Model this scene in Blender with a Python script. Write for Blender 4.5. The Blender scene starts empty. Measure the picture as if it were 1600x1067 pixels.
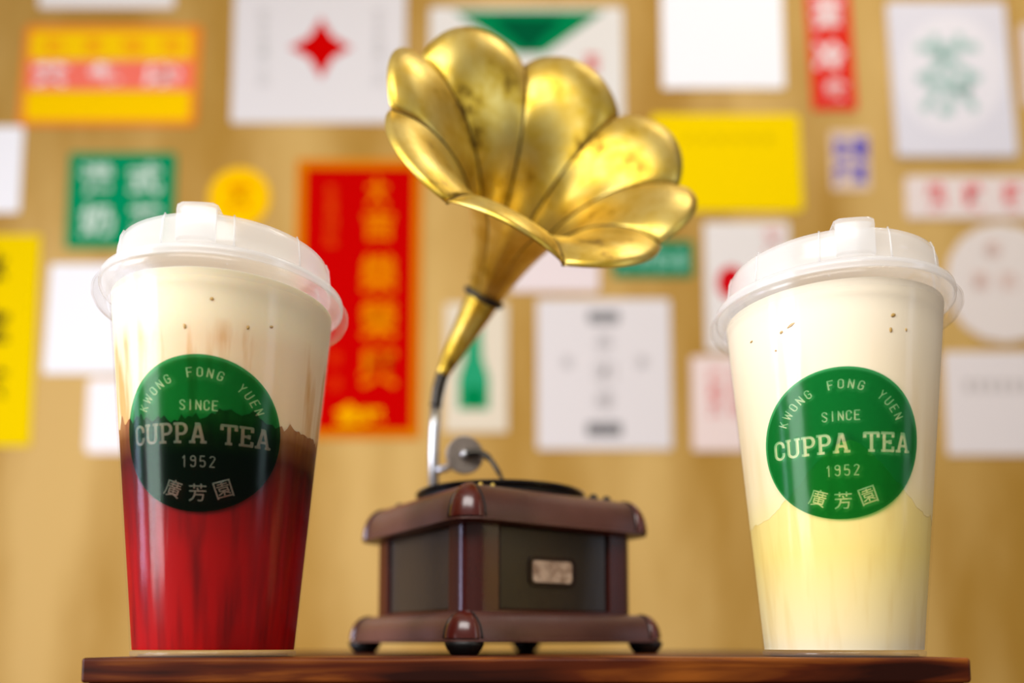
import bpy, bmesh, math, random
import numpy as np
from mathutils import Vector, Matrix, geometry, noise
from mathutils.bvhtree import BVHTree
PI = math.pi
random.seed(4)
C = bpy.context.scene.collection
S = bpy.context.scene

# ------------------------------------------------------------------ camera
CAM_H, PITCH, FPX = 0.0048, 0.087, 1294.0
cam_d = bpy.data.cameras.new('camera'); cam = bpy.data.objects.new('camera', cam_d); C.objects.link(cam)
cam.location = (0, 0, CAM_H); cam.rotation_euler = (PI/2 + PITCH, 0, 0)
cam_d.sensor_width = 36; cam_d.lens = 36*FPX/1600
PX0, PY0 = 803.7, 1006 - FPX*math.tan(PITCH)
cam_d.shift_x = (800-PX0)/1600; cam_d.shift_y = (PY0-533.5)/1600
cam_d.clip_start = .01; cam_d.clip_end = 20
cam_d.dof.use_dof = True; cam_d.dof.focus_distance = .312; cam_d.dof.aperture_fstop = 3.3
S.camera = cam

def at(px, py, Y):
    """point of the place seen at (px, py) of the photograph, at distance Y in front of the camera"""
    a = (px-PX0)/FPX; b = (PY0-py)/FPX
    c, s = math.cos(PITCH), math.sin(PITCH)
    d = Vector((a, c - b*s, s + b*c))
    return Vector((0, 0, CAM_H)) + d*(Y/d.y)

# ------------------------------------------------------------------ world, lamps, exposure
W = bpy.data.worlds.new('world'); S.world = W; W.use_nodes = True
W.node_tree.nodes['Background'].inputs[0].default_value = (1.0, .95, .88, 1)
W.node_tree.nodes['Background'].inputs[1].default_value = .20
def area(name, loc, target, sx, sy, power, col):
    l = bpy.data.lights.new(name, 'AREA'); l.shape = 'RECTANGLE'; l.size = sx; l.size_y = sy
    l.energy = power; l.color = col
    o = bpy.data.objects.new(name, l); C.objects.link(o); o.location = loc
    o.rotation_euler = (Vector(target)-Vector(loc)).to_track_quat('-Z', 'Y').to_euler()
    return o
area('window_daylight', (-1.25, -.35, .38), (0, .35, .1), .45, .9, 29, (.92, .94, 1))
area('window_daylight', (-1.7, .12, .42), (0, .35, .1), .22, .9, 13, (.66, .68, 1))
area('window_daylight', (1.7, -.45, .6), (0, .35, .1), .30, 1.1, 5, (.72, .80, 1))
area('overhead_area_light', (-.15, -.45, .80), (0, .33, .08), .9, .45, 12.5, (1, .975, .94))  # added fill light, out of view in front, to brighten the cups
area('overhead_area_light', (.75, .60, 1.8), (.65, 1.4, .85), .5, .3, 7, (1, .95, .86))
S.view_settings.view_transform = 'Standard'; S.view_settings.look = 'None'
S.view_settings.gamma = 1; S.view_settings.use_curve_mapping = False
S.view_settings.exposure = -0.14
S.cycles.transparent_max_bounces = 24; S.cycles.max_bounces = 10

# ------------------------------------------------------------------ materials
def lin(r, g, b):
    f = lambda c: (c/255/12.92) if c/255 <= .04045 else ((c/255+.055)/1.055)**2.4
    return (f(r), f(g), f(b), 1)
def new_mat(name):
    m = bpy.data.materials.new(name); m.use_nodes = True
    return m, m.node_tree.nodes, m.node_tree.links, m.node_tree.nodes['Principled BSDF']
def mat(name, rgb, rough=.5, metal=0, spec=.5, coat=0, rgb2=None, scale=30, lo=.4, hi=.65, bump=0, bscale=200, stretch=(1, 1, 1), sss=0):
    m, N, L, b = new_mat(name)
    b.inputs['Base Color'].default_value = lin(*rgb); b.inputs['Roughness'].default_value = rough
    b.inputs['Metallic'].default_value = metal; b.inputs['Specular IOR Level'].default_value = spec
    b.inputs['Coat Weight'].default_value = coat
    tc = N.new('ShaderNodeTexCoord'); mp = N.new('ShaderNodeMapping'); mp.inputs['Scale'].default_value = stretch
    L.new(tc.outputs['Object'], mp.inputs[0])
    if rgb2:
        n = N.new('ShaderNodeTexNoise'); n.inputs['Scale'].default_value = scale; n.inputs['Detail'].default_value = 6
        L.new(mp.outputs[0], n.inputs[0])
        r = N.new('ShaderNodeValToRGB'); r.color_ramp.elements[0].position = lo; r.color_ramp.elements[1].position = hi
        r.color_ramp.elements[0].color = lin(*rgb); r.color_ramp.elements[1].color = lin(*rgb2)
        L.new(n.outputs[0], r.inputs[0]); L.new(r.outputs[0], b.inputs['Base Color'])
    if bump:
        n = N.new('ShaderNodeTexNoise'); n.inputs['Scale'].default_value = bscale; L.new(mp.outputs[0], n.inputs[0])
        bp = N.new('ShaderNodeBump'); bp.inputs['Strength'].default_value = bump; bp.inputs['Distance'].default_value = .001
        L.new(n.outputs[0], bp.inputs['Height']); L.new(bp.outputs[0], b.inputs['Normal'])
    return m

M_WALL = mat('plywood_wall', (172, 128, 38), .75, rgb2=(208, 170, 94), scale=1.6, lo=.38, hi=.62, stretch=(3.2, 1, .8), bump=.2, bscale=60)
M_WALLX = mat('plaster', (214, 190, 140), .8)
M_CEIL = mat('white_ceiling', (225, 215, 195), .8)
M_FLOOR = mat('floor_tile', (150, 110, 70), .5, rgb2=(120, 84, 52), scale=4)

def paper(name, rgb, rough=.9): return mat(name, rgb, rough, spec=.02)
def two_layer(name, trans, diff, w_t, rough, gloss=.08, translucent=.0, streak=0):
    """thin plastic: part clear, part milky, with a glossy skin"""
    m, N, L, b = new_mat(name); N.remove(b)
    out = N['Material Output']
    t = N.new('ShaderNodeBsdfTransparent'); t.inputs[0].default_value = trans
    d = N.new('ShaderNodeBsdfDiffuse'); d.inputs[0].default_value = diff
    last = d
    if translucent:
        tr = N.new('ShaderNodeBsdfTranslucent'); tr.inputs[0].default_value = diff
        mx = N.new('ShaderNodeMixShader'); mx.inputs[0].default_value = translucent
        L.new(d.outputs[0], mx.inputs[1]); L.new(tr.outputs[0], mx.inputs[2]); last = mx
    m1 = N.new('ShaderNodeMixShader'); m1.inputs[0].default_value = 1-w_t
    L.new(t.outputs[0], m1.inputs[1]); L.new(last.outputs[0], m1.inputs[2])
    g = N.new('ShaderNodeBsdfGlossy'); g.inputs['Roughness'].default_value = rough
    fr = N.new('ShaderNodeLayerWeight'); fr.inputs[0].default_value = .5
    pw = N.new('ShaderNodeMath'); pw.operation = 'POWER'; pw.inputs[1].default_value = 4.5; L.new(fr.outputs['Facing'], pw.inputs[0])
    ml = N.new('ShaderNodeMath'); ml.operation = 'MULTIPLY_ADD'; ml.inputs[1].default_value = .45*gloss; ml.inputs[2].default_value = .035*gloss
    L.new(pw.outputs[0], ml.inputs[0])
    m2 = N.new('ShaderNodeMixShader'); L.new(ml.outputs[0], m2.inputs[0])
    L.new(m1.outputs[0], m2.inputs[1]); L.new(g.outputs[0], m2.inputs[2]); L.new(m2.outputs[0], out.inputs[0])
    if streak:
        tc = N.new('ShaderNodeTexCoord'); mp = N.new('ShaderNodeMapping'); mp.inputs['Scale'].default_value = (1, 1, .03)
        n = N.new('ShaderNodeTexNoise'); n.inputs['Scale'].default_value = 260
        bp = N.new('ShaderNodeBump'); bp.inputs['Strength'].default_value = streak; bp.inputs['Distance'].default_value = .0004
        L.new(tc.outputs['Object'], mp.inputs[0]); L.new(mp.outputs[0], n.inputs[0]); L.new(n.outputs[0], bp.inputs['Height'])
        L.new(bp.outputs[0], g.inputs['Normal'])
    return m
M_CUP = two_layer('clear_cup_plastic', (.99, .99, .99, 1), (.9, .92, .95, 1), .997, .14, .26, .3, .35)
M_LID = two_layer('frosted_lid_plastic', (.98, .98, .98, 1), (.98, .98, .98, 1), .69, .16, .8, .4)
M_SKIRT = two_layer('clear_lid_skirt', (.99, .99, .99, 1), (.95, .95, .94, 1), .955, .16, .5, .45)
M_TAB = two_layer('lid_tab_plastic', (.97, .97, .97, 1), (.96, .96, .95, 1), .66, .16, .8, .45)
M_INK = two_layer('green_ink', (.06, .43, .19, 1), lin(20, 40, 36), .96, .16, .32)
M_LET = two_layer('bare_lettering', (.90, .95, .80, 1), lin(170, 185, 160), .86, .2, .3)

def drink(name, stops, tint=None, tscale=120, tlo=.5, thi=.7, transl=.35, zr=(0, .14), stretch=(1, 1, .12), wob=.02, sss=0):
    """liquid body, colour layered by height with ragged mixing"""
    m, N, L, b = new_mat(name)
    tc = N.new('ShaderNodeTexCoord'); sp = N.new('ShaderNodeSeparateXYZ'); L.new(tc.outputs['Object'], sp.inputs[0])
    mp = N.new('ShaderNodeMapping'); mp.inputs['Scale'].default_value = stretch; L.new(tc.outputs['Object'], mp.inputs[0])
    n = N.new('ShaderNodeTexNoise'); n.inputs['Scale'].default_value = tscale; n.inputs['Detail'].default_value = 4; L.new(mp.outputs[0], n.inputs[0])
    mr = N.new('ShaderNodeMapRange'); mr.inputs[1].default_value = zr[0]; mr.inputs[2].default_value = zr[1]; L.new(sp.outputs[2], mr.inputs[0])
    wb = N.new('ShaderNodeMath'); wb.operation = 'MULTIPLY_ADD'; wb.inputs[1].default_value = wob; L.new(n.outputs[0], wb.inputs[0]); L.new(mr.outputs[0], wb.inputs[2])
    r = N.new('ShaderNodeValToRGB'); e = r.color_ramp.elements
    while len(e) < len(stops): e.new(.5)
    for i, (p, c) in enumerate(stops): e[i].position = p; e[i].color = lin(*c)
    L.new(wb.outputs[0], r.inputs[0]); col = r.outputs[0]
    if tint:
        r2 = N.new('ShaderNodeValToRGB'); r2.color_ramp.elements[0].position = tlo; r2.color_ramp.elements[1].position = thi
        r2.color_ramp.elements[0].color = (1, 1, 1, 1); r2.color_ramp.elements[1].color = lin(*tint[0])
        L.new(n.outputs[0], r2.inputs[0])
        mk = N.new('ShaderNodeValToRGB'); em = mk.color_ramp.elements
        while len(em) < len(tint[1]): em.new(.5)
        for i, (p, v) in enumerate(tint[1]): em[i].position = p; em[i].color = (v, v, v, 1)
        L.new(mr.outputs[0], mk.inputs[0])
        mx = N.new('ShaderNodeMix'); mx.data_type = 'RGBA'; mx.blend_type = 'MULTIPLY'
        L.new(mk.outputs[0], mx.inputs[0]); L.new(col, mx.inputs[6]); L.new(r2.outputs[0], mx.inputs[7]); col = mx.outputs[2]
    L.new(col, b.inputs['Base Color']); b.inputs['Roughness'].default_value = .6; b.inputs['Specular IOR Level'].default_value = .05
    if sss:
        b.inputs['Subsurface Weight'].default_value = sss; b.inputs['Subsurface Radius'].default_value = (1, .8, .55); b.inputs['Subsurface Scale'].default_value = .0035
    if transl:
        tr = N.new('ShaderNodeBsdfTranslucent'); L.new(col, tr.inputs[0])
        ms = N.new('ShaderNodeMixShader'); ms.inputs[0].default_value = transl
        L.new(b.outputs[0], ms.inputs[1]); L.new(tr.outputs[0], ms.inputs[2]); L.new(ms.outputs[0], N['Material Output'].inputs[0])
    return m
M_FOAM = drink('milk_foam', [(0, (216, 178, 130)), (.12, (232, 204, 160)), (.6, (234, 210, 172)), (.74, (240, 224, 188)), (1, (242, 230, 198))],
               ((232, 196, 150), [(.0, 1), (.60, 1), (.72, .0)]), 130, .50, .68, zr=(.078, .1345), transl=.06, sss=.7)
M_TEA = drink('red_tea', [(0, (182, 0, 0)), (.45, (168, 0, 0)), (.68, (126, 2, 0)), (.84, (84, 14, 2)), (.93, (128, 74, 28)), (1, (190, 136, 82))],
              ((170, 90, 80), [(0, 1), (1, 1)]), 240, .42, .75, zr=(0, .0865), stretch=(1, 1, .04), wob=.06, transl=.25)
M_MILKTOP = drink('cheese_foam', [(0, (236, 218, 150)), (.16, (236, 218, 172)), (.4, (236, 218, 180)), (1, (240, 228, 202))],
                  ((236, 220, 190), [(0, .4), (.3, 1), (.8, 0)]), 60, .5, .8, zr=(.05, .1345), transl=0)
M_MILKTEA = drink('yellow_milk_tea', [(0, (212, 200, 172)), (.12, (224, 206, 156)), (.5, (232, 208, 122)), (1, (235, 213, 140))],
                  ((242, 232, 214), [(0, 1), (1, 1)]), 160, .5, .8, zr=(0, .078), transl=0)
M_FLECK = mat('tea_fleck', (176, 140, 70), .6)

# brass with patina
def brass():
    m, N, L, b = new_mat('aged_brass')
    tc = N.new('ShaderNodeTexCoord')
    n = N.new('ShaderNodeTexNoise'); n.inputs['Scale'].default_value = 45; n.inputs['Detail'].default_value = 8; n.inputs['Roughness'].default_value = .65
    L.new(tc.outputs['Object'], n.inputs[0])
    r = N.new('ShaderNodeValToRGB'); e = r.color_ramp.elements
    e[0].position = .30; e[0].color = lin(96, 66, 12); e[1].position = .42; e[1].color = lin(206, 170, 56)
    x = e.new(.62); x.color = lin(226, 202, 112)
    L.new(n.outputs[0], r.inputs[0]); L.new(r.outputs[0], b.inputs['Base Color'])
    b.inputs['Metallic'].default_value = .88
    r3 = N.new('ShaderNodeMapRange'); r3.inputs[3].default_value = .50; r3.inputs[4].default_value = .26
    L.new(n.outputs[0], r3.inputs[0]); L.new(r3.outputs[0], b.inputs['Roughness'])
    n2 = N.new('ShaderNodeTexNoise'); n2.inputs['Scale'].default_value = 28; n2.inputs['Detail'].default_value = 3; L.new(tc.outputs['Object'], n2.inputs[0])
    bp = N.new('ShaderNodeBump'); bp.inputs['Strength'].default_value = .25; bp.inputs['Distance'].default_value = .002
    L.new(n2.outputs[0], bp.inputs['Height']); L.new(bp.outputs[0], b.inputs['Normal'])
    return m
M_BRASS = brass()
M_SEAM = mat('dark_solder', (58, 38, 8), .5, .7)
M_STEEL = mat('brushed_steel', (190, 190, 190), .38, 1)
M_DARKST = mat('dark_sleeve', (60, 56, 50), .35, .8)
M_DISC = mat('dull_metal_disc', (150, 138, 128), .45, .6, bump=.3, bscale=300)
M_BLACK = mat('black_vinyl', (10, 10, 10), .22, coat=.3)
M_RUBBER = mat('black_foot', (6, 6, 5), .5)
M_CASE = mat('maroon_leatherette', (92, 54, 46), .36, spec=.7, bump=.25, bscale=900, rgb2=(72, 38, 30), scale=25)
M_CAP = mat('polished_maroon', (84, 28, 20), .24, spec=.6, coat=.3)
M_POST = mat('maroon_post', (70, 20, 11), .25, spec=.8, rgb2=(62, 18, 10), scale=20)
M_PANEL = mat('dark_walnut_panel', (46, 34, 18), .36, spec=.75, rgb2=(32, 22, 11), scale=30, stretch=(1, 1, .3), bump=.2, bscale=700)
M_CORE = mat('black_core', (12, 8, 6), .6)  # plain brown-black of the case core, cap seams and horn collar
M_PLATE = mat('ivory_plate', (196, 170, 146), .5, bump=1.0, bscale=320, rgb2=(150, 122, 100), scale=220)
M_FRAME = mat('dark_plate_frame', (34, 18, 12), .3)

def wood():
    m, N, L, b = new_mat('walnut_plank')
    tc = N.new('ShaderNodeTexCoord'); mp = N.new('ShaderNodeMapping'); mp.inputs['Scale'].default_value = (5, 14, 60)
    L.new(tc.outputs['Object'], mp.inputs[0])
    n0 = N.new('ShaderNodeTexNoise'); n0.inputs['Scale'].default_value = 1.6; n0.inputs['Detail'].default_value = 5; n0.inputs['Distortion'].default_value = 1.2
    L.new(mp.outputs[0], n0.inputs[0])
    n1 = N.new('ShaderNodeTexNoise'); n1.inputs['Scale'].default_value = 6; n1.inputs['Detail'].default_value = 2
    mp1 = N.new('ShaderNodeMapping'); mp1.inputs['Location'].default_value = (.31, 0, 0); mp1.inputs['Scale'].default_value = (2.2, 1, 4)
    L.new(tc.outputs['Object'], mp1.inputs[0]); L.new(mp1.outputs[0], n1.inputs[0])
    a = N.new('ShaderNodeMath'); a.operation = 'MULTIPLY_ADD'; a.inputs[1].default_value = .55; L.new(n0.outputs[0], a.inputs[0])
    h = N.new('ShaderNodeMath'); h.operation = 'MULTIPLY'; h.inputs[1].default_value = .45; L.new(n1.outputs[0], h.inputs[0]); L.new(h.outputs[0], a.inputs[2])
    r = N.new('ShaderNodeValToRGB'); e = r.color_ramp.elements
    e[0].position = .40; e[0].color = lin(34, 8, 2); e[1].position = .66; e[1].color = lin(158, 88, 24)
    x = e.new(.48); x.color = lin(72, 26, 5)
    L.new(a.outputs[0], r.inputs[0]); L.new(r.outputs[0], b.inputs['Base Color'])
    b.inputs['Roughness'].default_value = .42; b.inputs['Specular IOR Level'].default_value = .15
    return m
M_WOOD = wood()

# ------------------------------------------------------------------ object helpers
def link(name, me, m=None, parent=None, smooth=False):
    if m: me.materials.append(m)
    o = bpy.data.objects.new(name, me); C.objects.link(o)
    if parent: o.parent = parent
    if smooth:
        for p in me.polygons: p.use_smooth = True
    return o
def mesh(name, V, F, m=None, parent=None, smooth=False):
    me = bpy.data.meshes.new(name); me.from_pydata([tuple(v) for v in V], [], F); me.validate(); me.update()
    return link(name, me, m, parent, smooth)
def from_bm(name, bm, m=None, parent=None, smooth=False):
    bmesh.ops.recalc_face_normals(bm, faces=bm.faces)
    me = bpy.data.meshes.new(name); bm.to_mesh(me); bm.free()
    return link(name, me, m, parent, smooth)
def empty(name, loc=(0, 0, 0), rz=0):
    o = bpy.data.objects.new(name, None); C.objects.link(o); o.location = loc; o.rotation_euler = (0, 0, rz); o.empty_display_size = .02
    return o
def tag(o, label=None, cat=None, group=None, kind=None):
    if label: o['label'] = label
    if cat: o['category'] = cat
    if group: o['group'] = group
    if kind: o['kind'] = kind
    return o
def sharp(o, deg=35):
    o.data.set_sharp_from_angle(angle=math.radians(deg)); return o
def box_bm(x0, x1, y0, y1, z0, z1, bev=0, seg=2):
    bm = bmesh.new(); bmesh.ops.create_cube(bm, size=1)
    for v in bm.verts: v.co = Vector(((x0+x1)/2+v.co.x*(x1-x0), (y0+y1)/2+v.co.y*(y1-y0), (z0+z1)/2+v.co.z*(z1-z0)))
    if bev: bmesh.ops.bevel(bm, geom=bm.edges[:], offset=bev, segments=seg, affect='EDGES', profile=.5)
    return bm
def lathe(prof, n=96, closed=False, caps=False):
    """prof: (r, z) list; closed joins last to first; caps closes the ends"""
    V = []; F = []
    for r, z in prof:
        for i in range(n):
            a = 2*PI*i/n; V.append((r*math.cos(a), r*math.sin(a), z))
    k = len(prof)
    for j in range(k if closed else k-1):
        j2 = (j+1) % k
        for i in range(n):
            i2 = (i+1) % n; F.append((j*n+i, j*n+i2, j2*n+i2, j2*n+i))
    if caps:
        F.append(tuple(range(n))[::-1]); F.append(tuple((k-1)*n+i for i in range(n)))
    return V, F
def tube(pts, rad, n=20, caps=True):
    """round tube through pts; rad is one number or one per point"""
    pts = [Vector(p) for p in pts]
    if not hasattr(rad, '__len__'): rad = [rad]*len(pts)
    V = []; F = []
    t0 = (pts[1]-pts[0]).normalized(); u = t0.orthogonal().normalized()
    for j, p in enumerate(pts):
        t = ((pts[min(j+1, len(pts)-1)]-pts[max(j-1, 0)])).normalized()
        u = (u - t*u.dot(t)).normalized(); w = t.cross(u)
        for i in range(n):
            a = 2*PI*i/n; V.append(p + (u*math.cos(a)+w*math.sin(a))*rad[j])
    for j in range(len(pts)-1):
        for i in range(n):
            i2 = (i+1) % n; F.append((j*n+i, j*n+i2, (j+1)*n+i2, (j+1)*n+i))
    if caps:
        F.append(tuple(range(n))[::-1]); F.append(tuple((len(pts)-1)*n+i for i in range(n)))
    return V, F
def bez(P, n):
    out = []
    for i in range(n+1):
        t = i/n; a = (1-t)**3; b = 3*t*(1-t)**2; c = 3*t*t*(1-t); d = t**3
        out.append(P[0]*a+P[1]*b+P[2]*c+P[3]*d)
    return out

# flat text and strokes, as 2-D triangles ------------------------------------
_tc = bpy.data.curves.new('text_source', 'FONT'); _to = bpy.data.objects.new('text_source', _tc); C.objects.link(_to)
_cache = {}
def glyph(ch, off=0.0):
    k = (ch, off)
    if k not in _cache:
        _tc.body = ch; _tc.offset = off; _tc.resolution_u = 3
        dg = bpy.context.evaluated_depsgraph_get(); dg.update()
        ev = _to.evaluated_get(dg); me = ev.to_mesh(); me.calc_loop_triangles()
        V = [(v.co.x, v.co.y) for v in me.vertices]; T = [tuple(t.vertices) for t in me.loop_triangles]
        ev.to_mesh_clear()
        if V:
            xs = [v[0] for v in V]; ys = [v[1] for v in V]; bb = (min(xs), max(xs), min(ys), max(ys))
        else: bb = (0, .3, 0, .7)
        _cache[k] = (V, T, bb)
    return _cache[k]
def put(acc, g, cx, cy, w, h, rot=0):
    """glyph g stretched into a w x h box centred at (cx, cy), turned by rot"""
    V, T, (x0, x1, y0, y1) = g
    if not V: return
    b = len(acc[0]); c, s = math.cos(rot), math.sin(rot)
    for x, y in V:
        X = ((x-x0)/(x1-x0)-.5)*w; Y = ((y-y0)/(y1-y0)-.5)*h
        acc[0].append((cx+X*c-Y*s, cy+X*s+Y*c))
    acc[1].extend([tuple(b+i for i in t) for t in T])
def strokes(lines, w):
    """polylines with width -> triangles (square ends, round joins)"""
    V = []; T = []
    for ln in lines:
        for (x0, y0), (x1, y1) in zip(ln[:-1], ln[1:]):
            d = math.hypot(x1-x0, y1-y0) or 1; nx, ny = -(y1-y0)/d*w/2, (x1-x0)/d*w/2
            b = len(V); V += [(x0+nx, y0+ny), (x0-nx, y0-ny), (x1-nx, y1-ny), (x1+nx, y1+ny)]; T += [(b, b+1, b+2), (b, b+2, b+3)]
        for (x, y) in ln[1:-1]:
            b = len(V); V += [(x+w/2*math.cos(a*PI/4), y+w/2*math.sin(a*PI/4)) for a in range(8)]
            T += [(b, b+i, b+i+1) for i in range(1, 7)]
    xs = [v[0] for v in V]; ys = [v[1] for v in V]
    return V, T, (min(xs), max(xs), min(ys), max(ys))
def arc(cx, cy, rx, ry, a0, a1, n=8): return [(cx+rx*math.cos(math.radians(a0+(a1-a0)*i/n)), cy+ry*math.sin(math.radians(a0+(a1-a0)*i/n))) for i in range(n+1)]
SW = .128
N_ = 0.11
THIN = {
 'K': [[(.08, 0), (.08, 1)], [(.52, 1), (.10, .42)], [(.22, .58), (.54, 0)]],
 'W': [[(0, 1), (.2, 0), (.4, .8), (.6, 0), (.8, 1)]],
 'O': [arc(.27, .75, .2, .2, 0, 180)+arc(.27, .25, .2, .2, 180, 360)+[(.47, .75)]],
 'N': [[(.08, 0), (.08, 1), (.48, 0), (.48, 1)]],
 'G': [[(.47, .72)]+arc(.27, .75, .2, .2, 0, 180)+arc(.27, .25, .2, .2, 180, 360)+[(.47, .47), (.28, .47)]],
 'F': [[(.48, 1), (.08, 1), (.08, 0)], [(.08, .52), (.4, .52)]],
 'Y': [[(0, 1), (.25, .48), (.5, 1)], [(.25, .48), (.25, 0)]],
 'U': [[(.07, 1)]+arc(.27, .24, .2, .2, 180, 360)+[(.47, 1)]],
 'E': [[(.48, 1), (.08, 1), (.08, 0), (.48, 0)], [(.08, .52), (.4, .52)]],
 'S': [[(.47, .74)]+arc(.27, .77, .2, .2, 10, 180, 6)+[(.1, .66), (.44, .36)]+arc(.27, .22, .2, .2, 0, -180, 6)],
 'I': [[(0, 0), (0, 1)]],
 'C': [[(.47, .68)]+arc(.27, .75, .2, .2, 0, 180)+arc(.27, .25, .2, .2, 180, 360)+[(.47, .32)]],
 '1': [[(0, .8), (.17, 1), (.17, 0)]],
 '9': [[(.45, .58)]+arc(.27, .76, .2, .2, 0, 360, 14), arc(.27, .25, .2, .2, -170, 0, 6)+[(.47, .76)]],
 '5': [[(.45, 1), (.1, 1), (.08, .55)]+arc(.27, .42, .2, .18, 120, 0, 5)+arc(.27, .24, .2, .2, 0, -165, 6)],
 '2': [arc(.27, .76, .2, .2, 170, -20, 7)+[(.07, 0), (.48, 0)]],
}
def thin(c): return strokes(THIN[c], .115)
SLAB = {
 'C': [arc(.27, .70, .19, .22, 0, 180)+arc(.27, .30, .19, .22, 180, 360), [(.46, .70), (.46, .60)], [(.46, .30), (.46, .37)]],
 'U': [[(.12, .93)]+[(.12, .30)]+arc(.31, .28, .19, .20, 180, 360)+[(.50, .93)], [(0, .93), (.24, .93)], [(.38, .93), (.62, .93)]],
 'P': [[(.14, .07), (.14, .93)], [(0, .93), (.14, .93), (.32, .93)]+arc(.32, .69, .17, .24, 90, -90)+[(.14, .45)], [(0, .07), (.30, .07)]],
 'A': [[(.13, .07), (.30, .93), (.36, .93), (.53, .07)], [(.2, .33), (.46, .33)], [(0, .07), (.24, .07)], [(.42, .07), (.66, .07)], [(.22, .93), (.33, .93)]],
 'T': [[(.03, .70), (.03, .93), (.55, .93), (.55, .70)], [(.29, .93), (.29, .07)], [(.16, .07), (.42, .07)]],
 'E': [[(0, .07), (.50, .07), (.50, .28)], [(0, .93), (.50, .93), (.50, .72)], [(.13, .07), (.13, .93)], [(.13, .5), (.38, .5)], [(.38, .60), (.38, .40)]],
}

# ================================================================== THE SETTING
WY = 1.40
def struct(name, bm, m): return tag(from_bm(name, bm, m), kind='structure')
struct('wall_back', box_bm(-2.6, 2.6, WY, WY+.1, -.62, 1.9), M_WALL)
struct('floor', box_bm(-2.6, 2.6, -1.6, WY+.1, -.70, -.62), M_FLOOR)
struct('ceiling', box_bm(-2.6, 2.6, -1.6, WY+.1, 1.9, 1.98), M_CEIL)

# ------------------------------------------------------------------ the table with the plank on show
tb = empty('display_table', (.006, .425, -.62))
tag(tb, 'dark walnut display table carrying both cups and the small gramophone', 'table')
def rel(bm, o):
    for v in bm.verts: v.co -= o.location
    return bm
bm = box_bm(-.1512, .1592, .2905, .56, -.0088, 0, .0011, 3)
rng = random.Random(3)
for v in bm.verts:                                    # worn, slightly chipped ends
    if v.co.x > .158: v.co.x += .0004*rng.uniform(-1, 1)
from_bm('table_top', rel(bm, tb), M_WOOD, tb)
from_bm('apron', rel(box_bm(-.1500, .1582, .2925, .558, -.045, -.0088, .0008), tb), M_WOOD, tb)
for x in (-.141, .149):
    for y in (.303, .548):
        bm = box_bm(x-.009, x+.009, y-.009, y+.009, -.62, -.045, .001)
        from_bm('leg', rel(bm, tb), M_WOOD, tb)

# ================================================================== CUPS
R0, K = .0296, .0891
def rad(z): return R0 + K*z

def label_mesh():
    """2-D layout of the printed round badge: radius 1, then cut by constrained Delaunay"""
    acc = ([], [])
    # arched shop name
    s = 'KWONG FONG YUEN'; n = len(s)
    adv = [(.55 if c == ' ' else (1.12 if c == 'W' else .95)) for c in s]
    adv = [1.3 if c == ' ' else a for c, a in zip(s, adv)]
    tot = sum(adv); x = 0
    for c, a in zip(s, adv):
        m = x+a/2; x += a
        if c == ' ': continue
        th = math.radians(-68 + 136*m/tot)
        put(acc, thin(c), .775*math.sin(th), .775*math.cos(th), .070 if c != 'W' else .10, .125, -th)
    for i, c in enumerate('SINCE'):
        xx = -.185+.37*i/4
        put(acc, thin(c), xx, .355, .016 if c == 'I' else .068, .135)
    for i, c in enumerate('1952'):
        put(acc, thin(c), -.17+.34*i/3, -.36, .036 if c == '1' else .072, .15)
    def word(w, x0, x1, yc, h):
        gs = [strokes(SLAB[c], SW) for c in w]; ws = [g[2][1]-g[2][0] for g in gs]
        gap = .05; sc = (x1-x0)/(sum(ws)+gap*(len(w)-1)); x = x0
        for g, ww in zip(gs, ws):
            put(acc, g, x+ww*sc/2, yc, ww*sc, h); x += (ww+gap)*sc
    word('CUPPA', -.86, .10, .0, .265); word('TEA', .25, .87, .0, .265)
    for c, u, v, r in (('\u5ee3', -.31, -.70, -.34), ('\u82b3', .0, -.755, 0), ('\u5712', .31, -.70, .34)):
        put(acc, glyph(c, .004), u, v, .215, .225, r)
    V2, T2 = acc
    # constrained triangulation of disc + grid + every letter edge
    pts = [Vector(p) for p in V2]
    cnt = {}
    for t in T2:
        for a, b in ((t[0], t[1]), (t[1], t[2]), (t[2], t[0])):
            k = (min(a, b), max(a, b)); cnt[k] = cnt.get(k, 0)+1
    edges = [k for k, c in cnt.items() if c == 1]
    base = len(pts); NR = 120
    pts += [Vector((math.cos(2*PI*i/NR), math.sin(2*PI*i/NR))) for i in range(NR)]
    edges += [(base+i, base+(i+1) % NR) for i in range(NR)]
    for i in range(-14, 15):
        for j in range(-14, 15):
            p = Vector((i/15+.001, j/15+.0013))
            if p.length < .97: pts.append(p)
    ov, oe, of, *_ = geometry.delaunay_2d_cdt(pts, edges, [], 0, 1e-6)
    tree = BVHTree.FromPolygons([(v[0], v[1], 0) for v in V2], T2)
    ink, let = [], []
    for f in of:
        c = sum((ov[i] for i in f), Vector((0, 0)))/len(f)
        if c.length > 1: continue
        h = tree.ray_cast(Vector((c.x, c.y, 1)), Vector((0, 0, -1)))
        (let if h[0] is not None else ink).append(tuple(f))
    return ov, ink, let
LV, LINK, LLET = label_mesh()

def wrap(V2, F, phi0, zc, R, eps):
    used = sorted({i for f in F for i in f}); mp = {i: k for k, i in enumerate(used)}
    V = []
    for i in used:
        u, v = V2[i]; z = zc + v*R; r = rad(z)+eps; a = phi0 + 1.06*u*R/rad(zc)
        V.append((r*math.cos(a), r*math.sin(a), z))
    return V, [tuple(mp[i] for i in f) for f in F]

def cup_hit(cx, cy, px, py, inset):
    """point on the cup wall seen at a place in the photograph, in cup coordinates"""
    best = None
    for k in range(900):
        Y = cy-.06+.06*k/900; p = at(px, py, Y)
        r = math.hypot(p.x-cx, p.y-cy)
        if r < rad(p.z)-inset: return Vector((p.x-cx, p.y-cy, p.z))
    return None

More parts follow.
